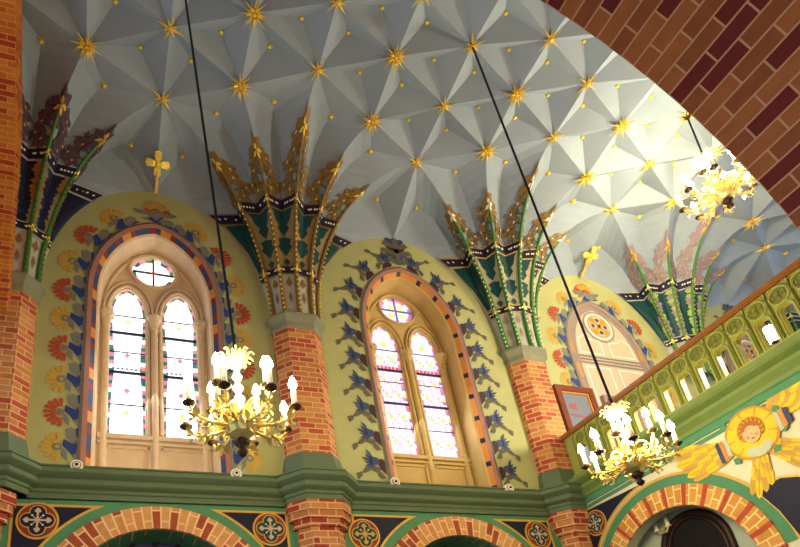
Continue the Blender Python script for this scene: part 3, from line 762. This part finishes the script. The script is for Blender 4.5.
# ------------------------------------------------------------------ medallions
def medallion(c, r, mp, label):
    o3 = mp(c[0], c[1], 0)
    t = empty('quatrefoil_medallion', o3, label, 'medallion', 'quatrefoil medallions under the cornice')
    b = MB()
    for rr, d0, d1, m in ((1., 0, .020, 0), (.9, .02, .024, 1)):
        b.flat(disc(c, r*rr, 32), mp, d1, m); b.grid([[mp(*p, d) for p in disc(c, r*rr, 32)] for d in (d0, d1)], m, close=True)
    b.build('disc', ['gold_paint', 'dark_red'], t)
    b = MB()
    for g, m, d in ((.42, 0, .028), (.36, 1, .032)):
        for k in range(4):
            a = PI*k/2; b.flat(disc((c[0]+r*.42*cos(a), c[1]+r*.42*sin(a)), r*g, 18), mp, d+.0004*k, m)
        b.flat(disc(c, r*g*1.1, 4, PI/4, PI/4+2*PI), mp, d+.002, m)
    b.build('quatrefoil', ['gold_paint', 'teal' if c[0] > 1 or mp is GW else 'ink'], t)
    b = MB()
    for k in range(4):
        a = PI*k/2; d_ = (cos(a), sin(a)); n_ = (-sin(a), cos(a))
        F = lambda x, y: (c[0]+r*(d_[0]*x+n_[0]*y), c[1]+r*(d_[1]*x+n_[1]*y))
        b.flat([F(0, -.05), F(.4, -.05), F(.45, -.16), F(.56, -.13), F(.68, 0), F(.56, .13), F(.45, .16), F(.4, .05), F(0, .05)], mp, .038, 0)
        a2 = a+PI/4; b.flat(disc((c[0]+r*.36*cos(a2), c[1]+r*.36*sin(a2)), r*.05, 8), mp, .038, 1)
        d_ = (cos(a2), sin(a2)); n_ = (-sin(a2), cos(a2)); b.flat([F(0, -.03), F(.3, -.02), F(.3, .02), F(0, .03)], mp, .037, 0)
    b.build('cross', ['yellow' if 2 < c[0] < 4 else 'beige', 'white'], t)
medallion((-1.45, 4.69), .245, WN, 'navy quatrefoil medallion beside the pilaster at the brick rib')
medallion((1.49, 4.65), .245, WN, 'navy quatrefoil medallion under the white glass window, nearer middle pilaster')
medallion((2.90, 4.60), .245, WN, 'teal quatrefoil medallion with yellow cross under the lavender glass window')
medallion((5.98, 4.66), .245, WN, 'teal quatrefoil medallion beside the gallery end pilaster on window wall')
medallion((-.42, 4.72), .21, GW, 'red and teal quatrefoil medallion on the gallery front by the corner')

# ------------------------------------------------------------------ gallery
AC = (-1.55, 3.35)
gw = MB()
hole = [(AC[0]-1.07, .1)]+[(AC[0]-1.07*cos(PI*i/30), AC[1]+1.07*sin(PI*i/30)) for i in range(31)]+[(AC[0]+1.07, .1)]
gw.slab([(-7.5, 0), (-.02, 0), (-.02, 5.3), (-7.5, 5.3)], [hole], GW, 0, -.16, 0)
# the painted fields on it
ring(gw, AC, 1.36, 1.50, GW, 0, .006, .05, PI-.05, 40, 1); ring(gw, AC, 1.50, 1.54, GW, 0, .010, .05, PI-.05, 40, 2)
def gnavy(g):
    R = 1.56+g; zt = 4.99-g; a0 = math.asin(min(1, (zt-AC[1]-.03)/R)); ye = -.12-g
    a1 = math.acos(min(1, (ye-AC[0])/R)) if (ye-AC[0]) < R else .3
    a1 = max(a1, .55)
    arc = [(AC[0]+R*cos(a0+(a1-a0)*i/14), AC[1]+R*sin(a0+(a1-a0)*i/14)) for i in range(15)]
    return arc+[(ye, arc[-1][1]), (ye, zt+.02)]
gw.flat(gnavy(0), GW, .008, 2); gw.flat(gnavy(.03), GW, .012, 3)
nr = [(-2.86, 4.09), (-3.0, 4.14), (-3.15, 4.15), (-3.32, 4.08), (-3.46, 3.95), (-3.56, 3.7), (-3.6, 3.2), (-3.14, 3.2), (-3.08, 3.45), (-2.99, 3.8)]
cx_, cz_ = -3.2, 3.7
gw.flat([(cx_+(a-cx_)*1.08, cz_+(b_-cz_)*1.07) for a, b_ in nr], GW, .008, 2); gw.flat(nr, GW, .012, 3)
gw.flat([(-.1, 5.0), (-7.4, 5.0), (-7.4, 5.06), (-.1, 5.06)], GW, .006, 1)
tag(gw.build('wall_gallery', ['mural_cream', 'band_green', 'gold_paint', 'navy']), 'cream gallery front wall with green arch band and navy corner', 'wall', kind='structure')
ga = MB(); n = 13
for i in range(n):                                    # orange brick blocks parted by red bars
    a0 = .02+(PI-.04)*i/n; a1 = .02+(PI-.04)*(i+1)/n; g = .05
    ring(ga, AC, 1.07, 1.36, GW, -.15, .03, a0+g*.5, a1-g*.5, 4, 0); ring(ga, AC, 1.065, 1.365, GW, -.155, .034, a1-g*.5, a1+g*.5, 1, 1)
ga.grid([[GW(AC[0]+1.06*cos(PI*i/30), AC[1]+1.06*sin(PI*i/30), d) for i in range(31)] for d in (.02, -.16)], 2)
tag(ga.build('brick_arch', ['brick_orange', 'red', 'plaster'], org=(GX, AC[0], AC[1])), 'orange brick arch with red bars under the gallery', 'arch', kind='structure')
# cornice of the gallery
gp = [(0, 5.08), (.03, 5.08), (.03, 5.17), (.05, 5.19), (.06, 5.24), (.11, 5.29), (.13, 5.31), (.13, 5.35), (.08, 5.36), (.08, 5.385), (.17, 5.43), (.20, 5.46), (.20, 5.52), (.15, 5.54), (.10, 5.57), (0, 5.58)]
gc = MB()
gc.grid([[(GX-d, -.2, z), (GX-d, -7.4, z)] for d, z in gp[3:]], 0); gc.grid([[(GX-d, -.2, z), (GX-d, -7.4, z)] for d, z in gp[:4]], 1)
tag(gc.build('trim_2', ['gallery_cornice', 'band_green']), 'green moulded cornice sloping along the gallery front', 'cornice', kind='structure')
fl = MB(); fl.box((11.8, -3.7, 5.36), (9.9, 7.3, .16)); tag(fl.build('floor_gallery', ['wood']), 'timber gallery floor behind the balustrade', 'floor', kind='structure')
# balustrade
t = empty('gallery_balustrade', (GX, -.3, 5.57), 'olive green pierced balustrade with wooden rail along the gallery', 'balustrade')
U0, US, NU = -.50, .2775, 24
b = MB(); holes = []
ctr = [U0-.14-US*i for i in range(NU)]
for y in ctr:
    holes.append([(y-.075, 5.63), (y+.075, 5.63)]+[(y+.075*cos(PI*i/8), 5.96+.075*sin(PI*i/8)) for i in range(9)])
b.slab([(-.30, 5.57), (-7.3, 5.57), (-7.3, 6.33), (-.30, 6.33)], holes, GW, .0, -.09, 0); b.build('pierced_panel', ['gallery_green'], t)
b = MB(); b.box((GX+.04, -3.8, 6.36), (.18, 7.0, .05)); b.box((GX+.03, -3.8, 6.325), (.14, 7.0, .03)); b.build('hand_rail', ['rail_wood'], t)
b = MB(); b.box((GX+.03, -3.8, 5.60), (.15, 7.0, .05)); b.build('bottom_rail', ['gallery_green'], t)
for i, y in enumerate(ctr[:18]):
    b = MB()
    c_ = disc((y, 6.17), .112, 20); b.tube([GW(*p, .008) for p in c_+c_[:1]], .018, 6, 0, False)
    for k in range(4):
        a = PI/4+PI*k/2; q = disc((y+.045*cos(a), 6.17+.045*sin(a)), .04, 10); b.tube([GW(*p, .006) for p in q+q[:1]], .009, 5, 1, False)
    b.flat(disc((y, 6.17), .10, 16), GW, .002, 1)
    key = [(y-.10, 5.63), (y-.10, 5.97)]+[(y-.1*cos(PI*j/8), 5.97+.09*sin(PI*j/8)) for j in range(9)]+[(y+.10, 5.63)]
    b.tube([GW(*p, .006) for p in key], .013, 5, 0, False)
    for s in (-1, 1): b.flat(disc((y+s*.115, 6.285), .015, 8), GW, .006, 1)
    b.build('tracery_unit', ['gallery_green', 'gallery_dark'], t)
for i in range(18):
    y = U0-US*i; b = MB(); b.box((GX-.012, y, 5.95), (.03, .022, .7), 0); b.box((GX-.03, y, 5.93), (.02, .008, .62), 1); b.build('upright', ['gallery_green', 'gallery_dark'], t)
# wall and ceiling beyond, under the gallery
bk = MB(); bk.box((7.30, -3.7, 2.62), (.1, 7.4, 5.2)); tag(bk.build('wall_porch', ['plaster']), 'pale plaster wall of the porch under the gallery', 'wall', kind='structure')
t = empty('door_1', (7.22, -1.56, 0), 'dark round headed doorway in the porch wall under the gallery', 'door', kind='structure')
def PW(s, z, d): return (7.25-d, s, z)
b = MB(); dp = [(-1.56-.50, .05)]+[(-1.56-.50*cos(PI*i/20), 3.88+.50*sin(PI*i/20)) for i in range(21)]+[(-1.56+.50, .05)]
b.flat(dp, PW, .01, 0); b.build('door_leaf', ['dark_void'], t)
b = MB(); b.tube([PW(*p, .02) for p in dp], .05, 8); b.tube([PW(-1.56+(p[0]+1.56)*.86, p[1]-.06, .02) for p in dp], .03, 8); b.build('door_frame', ['dark_wood'], t, smooth=True)
t = empty('wall_sconce', (7.2, -1.22, 4.34), 'small white twin candle sconce on the porch wall over the doorway', 'sconce')
b = MB(); b.lathe([(.05, -.02), (.06, 0), (.03, .03), (0, .04)], (7.16, -1.22, 4.24), 10); b.tube([(7.16, -1.32, 4.30), (7.16, -1.27, 4.24), (7.16, -1.17, 4.24), (7.16, -1.12, 4.30)], .015, 8); b.build('bracket', ['brass'], t)
for y in (-1.32, -1.12):
    b = MB(); b.lathe([(.035, 4.29), (.045, 4.31), (.03, 4.32), (.028, 4.33), (.028, 4.50), (0, 4.51)], (7.16, y, 0), 10); b.build('candle', ['candle'], t)

# framed notices on the wall behind the gallery rail
t = empty('framed_picture', (7.65, 0, 6.6), 'large dark framed picture behind glass beside the gallery end pilaster', 'picture')
b = MB(); b.slab([(7.24, 5.9), (8.14, 5.9), (8.14, 7.68), (7.24, 7.68)], [[(7.36, 6.0), (7.36, 7.56), (8.02, 7.56), (8.02, 6.0)]], WN, .01, .09); b.build('frame', ['wood'], t)
b = MB(); b.slab([(7.34, 5.98), (8.04, 5.98), (8.04, 7.58), (7.34, 7.58)], [[(7.39, 6.03), (7.39, 7.53), (7.99, 7.53), (7.99, 6.03)]], WN, .01, .065); b.build('inner_frame', ['orange'], t)
b = MB(); b.slab([(7.36, 6.0), (8.02, 6.0), (8.02, 7.56), (7.36, 7.56)], [], WN, .0, .04, 0)
b.flat([(7.5, 7.2), (7.66, 7.18), (7.66, 7.3), (7.5, 7.32)], WN, .043, 1); b.flat([(7.45, 7.05), (7.95, 7.0), (7.95, 7.03), (7.45, 7.08)], WN, .043, 1); b.build('print', ['picture_glass', 'picture_red'], t)
t = empty('dark_wooden_panel', (8.75, 0, 6.6), 'dark wooden panel on the wall just past the framed picture', 'panel')
b = MB(); b.slab([(8.38, 5.6), (9.1, 5.6), (9.1, 7.5), (8.38, 7.5)], [], WN, .02, .08); b.build('board', ['dark_wood'], t)
b = MB(); b.slab([(8.34, 5.6), (9.14, 5.6), (9.14, 7.56), (8.34, 7.56)], [[(8.42, 5.66), (8.42, 7.48), (9.06, 7.48), (9.06, 5.66)]], WN, .02, .1); b.build('frame', ['taupe'], t)

t = empty('globe_lamp', (7.75, -3.28, 5.44), 'white globe lamp glowing behind the gallery balustrade', 'lamp')
b = MB(); b.lathe([(0, 5.44), (.12, 5.44), (.12, 5.47), (.03, 5.5), (.02, 5.55), (.02, 6.15), (.05, 6.17), (.05, 6.2)], (7.75, -3.28, 0), 12); b.build('stand', ['dark_brass'], t)
b = MB(); b.ball((7.75, -3.28, 6.30), .13, 0, 16); b.build('globe', ['globe'], t, smooth=True)
# painted cherub on the spandrel
t = empty('painted_cherub', (GX-.01, -3.1, 4.8), 'painted golden winged cherub head on the gallery spandrel', 'mural')
HC = (-3.08, 4.80)
def G2(x, z): return (HC[0]-x, HC[1]+z)               # x to the right as seen from the nave
def wing(name, root, ang, L, spread, nf, m):
    b = MB()
    for layer, (l0, l1, d) in enumerate(((1., .9, .014), (.66, .8, .020), (.4, .7, .026))):
        for k in range(nf):
            a = ang+spread*(k/(nf-1)-.5); l = L*l0*(1-.35*abs(k/(nf-1)-.25)); wd = L*.075
            r0 = (root[0]+.02*k*cos(ang+PI/2), root[1]+.02*k*sin(ang+PI/2))
            def F(x, y): return G2(r0[0]+x*cos(a)-y*sin(a), r0[1]+x*sin(a)+y*cos(a))
            b.flat([F(0, -wd*.5), F(l*.7, -wd), F(l*.93, -wd*.7), F(l, 0), F(l*.93, wd*.7), F(l*.7, wd), F(0, wd*.5)], GW, d+.0005*k, (k+layer) % 2)
            b.flat([F(l*.1, -.006), F(l*.93, -.005), F(l*.93, .005), F(l*.1, .006)], GW, d+.0005*k+.0003, 2)
    b.build(name, m, t)
wm = ['sun_yellow', 'yellow', 'ochre']
wing('wing', (-.28, -.02), math.radians(172), .85, .55, 6, wm)
wing('wing', (.28, .02), math.radians(28), 1.0, .6, 6, wm)
wing('wing', (-.02, -.22), math.radians(250), .62, .35, 4, ['yellow', 'sun_yellow', 'ochre'])
wing('wing', (.05, -.2), math.radians(-45), .62, .4, 4, ['yellow', 'sun_yellow', 'ochre'])
b = MB()
for r, d, m in ((.33, .034, 0), (.30, .036, 1), (.25, .038, 1)): b.flat(disc(G2(0, 0), r, 28), GW, d, m)
for k in range(18):
    a = 2*PI*k/18; b.flat([G2(.2*cos(a-.03), .2*sin(a-.03)), G2(.3*cos(a-.06), .3*sin(a-.06)), G2(.3*cos(a+.06), .3*sin(a+.06)), G2(.2*cos(a+.03), .2*sin(a+.03))], GW, .040, 3 if k % 2 else 1)
b.build('halo', ['ochre', 'sun_yellow', 'orange', 'yellow'], t)
b = MB()
for k in range(22):
    a = math.radians(-30)+math.radians(240)*k/21; b.flat(disc(G2(.01+.125*cos(a), .03+.135*sin(a)), .038, 9), GW, .048+.0004*k, k % 2)
b.flat(disc(G2(.01, .06), .125, 16), GW, .046, 0); b.build('curly_hair', ['hair', 'ochre'], t)
b = MB(); b.flat(disc(G2(.01, -.0), .105, 22, ry=.135), GW, .058, 0)
for s in (-1, 1):
    b.flat(disc(G2(.01+s*.055, -.045), .026, 10), GW, .060, 1); b.flat(disc(G2(.01+s*.042, .015), .017, 10, ry=.010), GW, .060, 3); b.flat(disc(G2(.01+s*.042, .015), .009, 8), GW, .061, 2)
    b.flat([G2(.01+s*.02, .042), G2(.01+s*.045, .052), G2(.01+s*.07, .042), G2(.01+s*.045, .046)], GW, .061, 2)
b.flat([G2(.005, .01), G2(.03, -.035), G2(.0, -.04)], GW, .061, 1); b.flat(disc(G2(.01, -.078), .03, 10, ry=.010), GW, .061, 4); b.flat([G2(-.02, -.076), G2(.04, -.076), G2(.01, -.082)], GW, .0615, 2)
for k in range(9): b.flat(disc(G2(-.07+.02*k, .115-.0028*(k-4)**2), .027, 8), GW, .062+.0003*k, 5)
b.build('face', ['skin', 'blush', 'eye_brown', 'white', 'red', 'hair'], t)
b = MB()
for k in range(6):
    a = math.radians(200+28*k); b.flat(disc(G2(.02+.1*cos(a), -.2+.06*sin(a)), .06, 10), GW, .044+.0005*k, 0)
b.build('collar', ['plaster'], t)
for s in (-1, 1):
    b = MB()
    for k in range(3):
        x = s*(.30+.055*k); b.flat([G2(x, -.16+.02*s*k), G2(x+s*.05, -.14+.02*s*k), G2(x+s*.05, .08), G2(x, .1)], GW, .042+.001*k, k % 3)
    b.build('ribbon', ['plaster', 'orange', 'steel_blue'], t)
b = MB()
for k in range(8):
    a = math.radians(-60+k*40); r = .3
    b.flat([G2(r*cos(a), r*sin(a)), G2((r+.08)*cos(a-.15), (r+.08)*sin(a-.15)), G2((r+.12)*cos(a), (r+.12)*sin(a)), G2((r+.08)*cos(a+.15), (r+.08)*sin(a+.15))], GW, .033, 0)
b.build('laurel_leaves', ['band_green'], t)

# ------------------------------------------------------------------ brick rib by the wall and near arch
E_ = [(-1.901, -0.42, 7.492), (-1.906, -0.50, 7.967), (-1.924, -0.66, 8.889), (-1.917, -0.90, 9.576), (-1.909, -1.20, 9.985), (-1.908, -1.60, 10.423), (-1.899, -1.95, 10.691), (-1.893, -2.20, 10.887), (-1.845, -2.70, 10.783)]
E_ = [(x-.075, y, z) for x, y, z in E_]
cum = [0]
for a, b_ in zip(E_[:-1], E_[1:]): cum.append(cum[-1]+(Vector(b_)-Vector(a)).length)
rb = MB()
rows = [[Vector((x, y, z)), Vector((x-1.2, y, z)), Vector((x-1.2, y+.5, z+.5)), Vector((x, y+.5, z+.5))] for x, y, z in E_]
rb.grid([[r[0], r[1]] for r in rows], 0, lambda i, j: (j*1.2, cum[i]))
rb.grid([[r[0], r[3]] for r in rows], 0, lambda i, j: (j*.5, cum[i])); rb.grid([[r[1], r[2]] for r in rows], 0, lambda i, j: (j*.5, cum[i]))
tag(rb.build('brick_rib', ['brick_rib']), 'orange brick transverse rib rising from the pilaster at the wall', 'rib', kind='structure')
na = MB(); R = ARC[2]; A = [-.25+(PI+.5)*i/160 for i in range(161)]
def np_(a, y): return (ARC[0]+R*cos(a), y, ARC[1]+R*sin(a))
Y1 = -7.05
na.grid([[np_(a, AY) for a in A], [np_(a, Y1) for a in A]], 0, lambda i, j: ((0, -(AY-Y1))[i], A[j]*R))
for y in (AY, Y1):
    rr = [R, R+.02, R+.5, 14]
    na.grid([[(ARC[0]+(r*cos(a)), y, max(0, min(12.2, ARC[1]+r*sin(a)))) for a in A] for r in rr], 0, lambda i, j: (rr[i], A[j]*R))
tag(na.build('wall_arcade', ['brick_dark']), 'dark red and brown brick arch close overhead, framing the vault', 'arch', kind='structure')

# ------------------------------------------------------------------ chandeliers (local coordinates, base at the bottom finial)
def leafring(mb, z, r, n, h, m):
    for k in range(n):
        a = 2*PI*k/n; d = Vector((cos(a), sin(a), 0)); w_ = Vector((-sin(a), cos(a), 0))*(r*.9*PI/n)
        p = Vector((0, 0, z))+d*r
        mb.face([p-w_, p+w_, p+w_*.8+d*h*.35+Vector((0, 0, h*.6)), p+d*h*.8+Vector((0, 0, h)), p-w_*.8+d*h*.35+Vector((0, 0, h*.6))], m)
def make_chandelier():
    r = empty('chandelier', (0, 0, 0), '-', 'chandelier', 'gilded candle chandeliers on cables')
    b = MB(); b.lathe([(0, -.02), (.03, .0), (.045, .03), (.02, .06), (.05, .09), (.07, .12), (.03, .16)], n=12); b.build('bottom_finial', ['dark_brass'], r, smooth=True)
    b = MB(); b.lathe([(.03, .15), (.10, .19), (.13, .25), (.10, .31), (.05, .34), (.075, .38), (.05, .43), (.035, .46)], n=16)
    leafring(b, .20, .11, 10, .08, 0); leafring(b, .33, .06, 8, .08, 0); b.build('body', ['brass'], r, smooth=False)
    b = MB(); b.lathe([(.025, .44), (.03, .48), (.055, .53), (.02, .57), (.02, .59), (.05, .64), (.02, .69), (.02, .71), (.045, .75), (.02, .80), (.02, .83), (.05, .86), (.03, .90)], n=12); b.build('beaded_stem', ['white'], r, smooth=True)
    b = MB(); b.lathe([(.03, .89), (.07, .90), (.09, .925), (.085, .945), (.03, .95)], n=16); leafring(b, .925, .085, 12, .045, 0); leafring(b, .94, .05, 8, .05, 0); leafring(b, .91, .09, 12, -.05, 0)
    for k in range(10):
        a = 2*PI*k/10; c0 = Vector((.13*cos(a), .13*sin(a), .95)); b.tube([c0+Vector((cos(a)*.03*cos(h), sin(a)*.03*cos(h), .03*sin(h))) for h in [i*.6 for i in range(9)]], .008, 5)
    b.tube([(0, 0, .95), (0, 0, 1.06)], .012, 6); b.build('crown', ['brass'], r)
    tiers = [(8, .46, .34, .30, 0.2), (4, .28, .52, .40, .6)]
    for n, R_, zc, zr, ph in tiers:
        for k in range(n):
            a = ph+2*PI*k/n; d = Vector((cos(a), sin(a), 0)); Z = Vector((0, 0, 1)); w_ = Vector((-sin(a), cos(a), 0))
            P = lambda x, z: d*x+Z*z
            b = MB()
            pts = [P(.05, zr), P(R_*.3, zr-.05), P(R_*.55, zr-.07), P(R_*.8, zr-.05), P(R_*.95, zr+.0), P(R_, zc)]
            b.tube(pts, [.016, .015, .014, .013, .012, .012], 7)
            sc = [P(R_*.45+.07*cos(th)*(1-th/12), zr+.02+.07*sin(th)*(1-th/12)) for th in [i*.5 for i in range(14)]]; b.tube(sc, .009, 5)
            sc = [P(R_*.75+.055*cos(th)*(1-th/12), zr-.10+.055*sin(th)*(1-th/12)) for th in [i*.5 for i in range(12)]]; b.tube(sc, .008, 5)
            for x, s in ((R_*.3, 1), (R_*.6, -1), (R_*.85, 1)):
                for s2 in (-1, 1):
                    q = P(x, zr-.05); b.face([q, q+w_*s2*.05+Z*.02*s, q+d*.05+w_*s2*.07+Z*.06*s, q+d*.05+w_*s2*.02+Z*.04*s])
            for x in (.25, .5, .72, .9):
                for kk in range(5):
                    h = kk*1.25; q = P(R_*x, zr-.05); dd = (d*cos(h)+Z*sin(h))*.0+w_*cos(h)*.055+Z*sin(h)*.055+d*.03
                    b.face([q, q+dd*.6+d*.018, q+dd, q+dd*.6-d*.018])
            arm = b.build('arm', ['brass'], r)
            b = MB(); b.lathe([(.0, zc-.02), (.02, zc-.01), (.05, zc+.01), (.055, zc+.02), (.03, zc+.025), (.028, zc+.05), (0, zc+.05)], tuple(d*R_), 12); b.build('drip_pan', ['dark_brass'], arm, smooth=True)
            b = MB(); b.lathe([(.023, zc+.04), (.022, zc+.19), (0, zc+.19)], tuple(d*R_), 10); b.build('candle', ['candle'], arm, smooth=True)
            b = MB(); b.lathe([(.010, zc+.19), (.036, zc+.22), (.034, zc+.25), (.010, zc+.31), (0, zc+.32)], tuple(d*R_), 10); b.build('flame_bulb', ['flame'], arm, smooth=True)
    return r
CH = [((.36, -3.06, 4.05), 1.05, (0, 4), 'gilded candle chandelier hanging in front of the white glass window', 60),
      ((4.70, -3.06, 4.00), .98, (4, 4), 'gilded candle chandelier hanging in front of the gallery balustrade', 80),
      ((8.86, -3.06, 9.25), 1.22, (8, 4), 'bright chandelier hoisted high under the vault above the gallery', 190)]
proto = make_chandelier()
trees = [proto]+[copy_tree(proto) for _ in CH[1:]]
for (loc, s, nd, lab, pw), o in zip(CH, trees):
    o.location = loc; o.scale = (s, s, s); o['label'] = lab; o.rotation_euler = (0, 0, .3*loc[0])
    top = node(*nd); M = Matrix.Translation(loc) @ Matrix.Rotation(.3*loc[0], 4, 'Z') @ Matrix.Scale(s, 4)
    q = M.inverted() @ top
    b = MB(); b.tube([(0, 0, 1.04), q], .011/s*1.4, 8); b.lathe([(.05, 0), (.05, -.03), (.0, -.06)], tuple(q), 10); cb = b.build('cable', ['black'], o); cb['label'] = 'thin black suspension cable'
    L = bpy.data.lights.new('candle_light', 'POINT'); L.energy = pw; L.color = (1., .88, .64); L.shadow_soft_size = .3
    lo = bpy.data.objects.new('candle_light', L); COL.objects.link(lo); lo.location = Vector(loc)+Vector((0, 0, .62*s))

# ------------------------------------------------------------------ light
L = bpy.data.lights.new('globe_light', 'POINT'); L.energy = 240; L.color = (1., .92, .74); L.shadow_soft_size = .14
lo = bpy.data.objects.new('globe_light', L); COL.objects.link(lo); lo.location = (7.75, -3.28, 6.62)
W = bpy.data.worlds.new('world'); SC.world = W; W.use_nodes = True
bg = W.node_tree.nodes['Background']; bg.inputs['Color'].default_value = (.74, .86, 1., 1); bg.inputs['Strength'].default_value = .66
def area(name, loc, target, size, e, col):
    L = bpy.data.lights.new(name, 'AREA'); L.shape = 'RECTANGLE'; L.size, L.size_y = size; L.energy = e; L.color = col
    o = bpy.data.objects.new(name, L); COL.objects.link(o); o.location = loc
    o.rotation_euler = (Vector(target)-Vector(loc)).to_track_quat('-Z', 'Y').to_euler()
for c in (0., B): area('window_daylight', (c, -.05, 7.6), (c, -5, 5.0), (1.1, 2.8), 25, (.92, .95, 1.))
vs = SC.view_settings; vs.view_transform = 'Standard'; vs.look = 'None'; vs.gamma = 1; vs.use_curve_mapping = False; vs.exposure = 1.15
for o in bpy.data.objects:
    if '_o' in o: del o['_o']
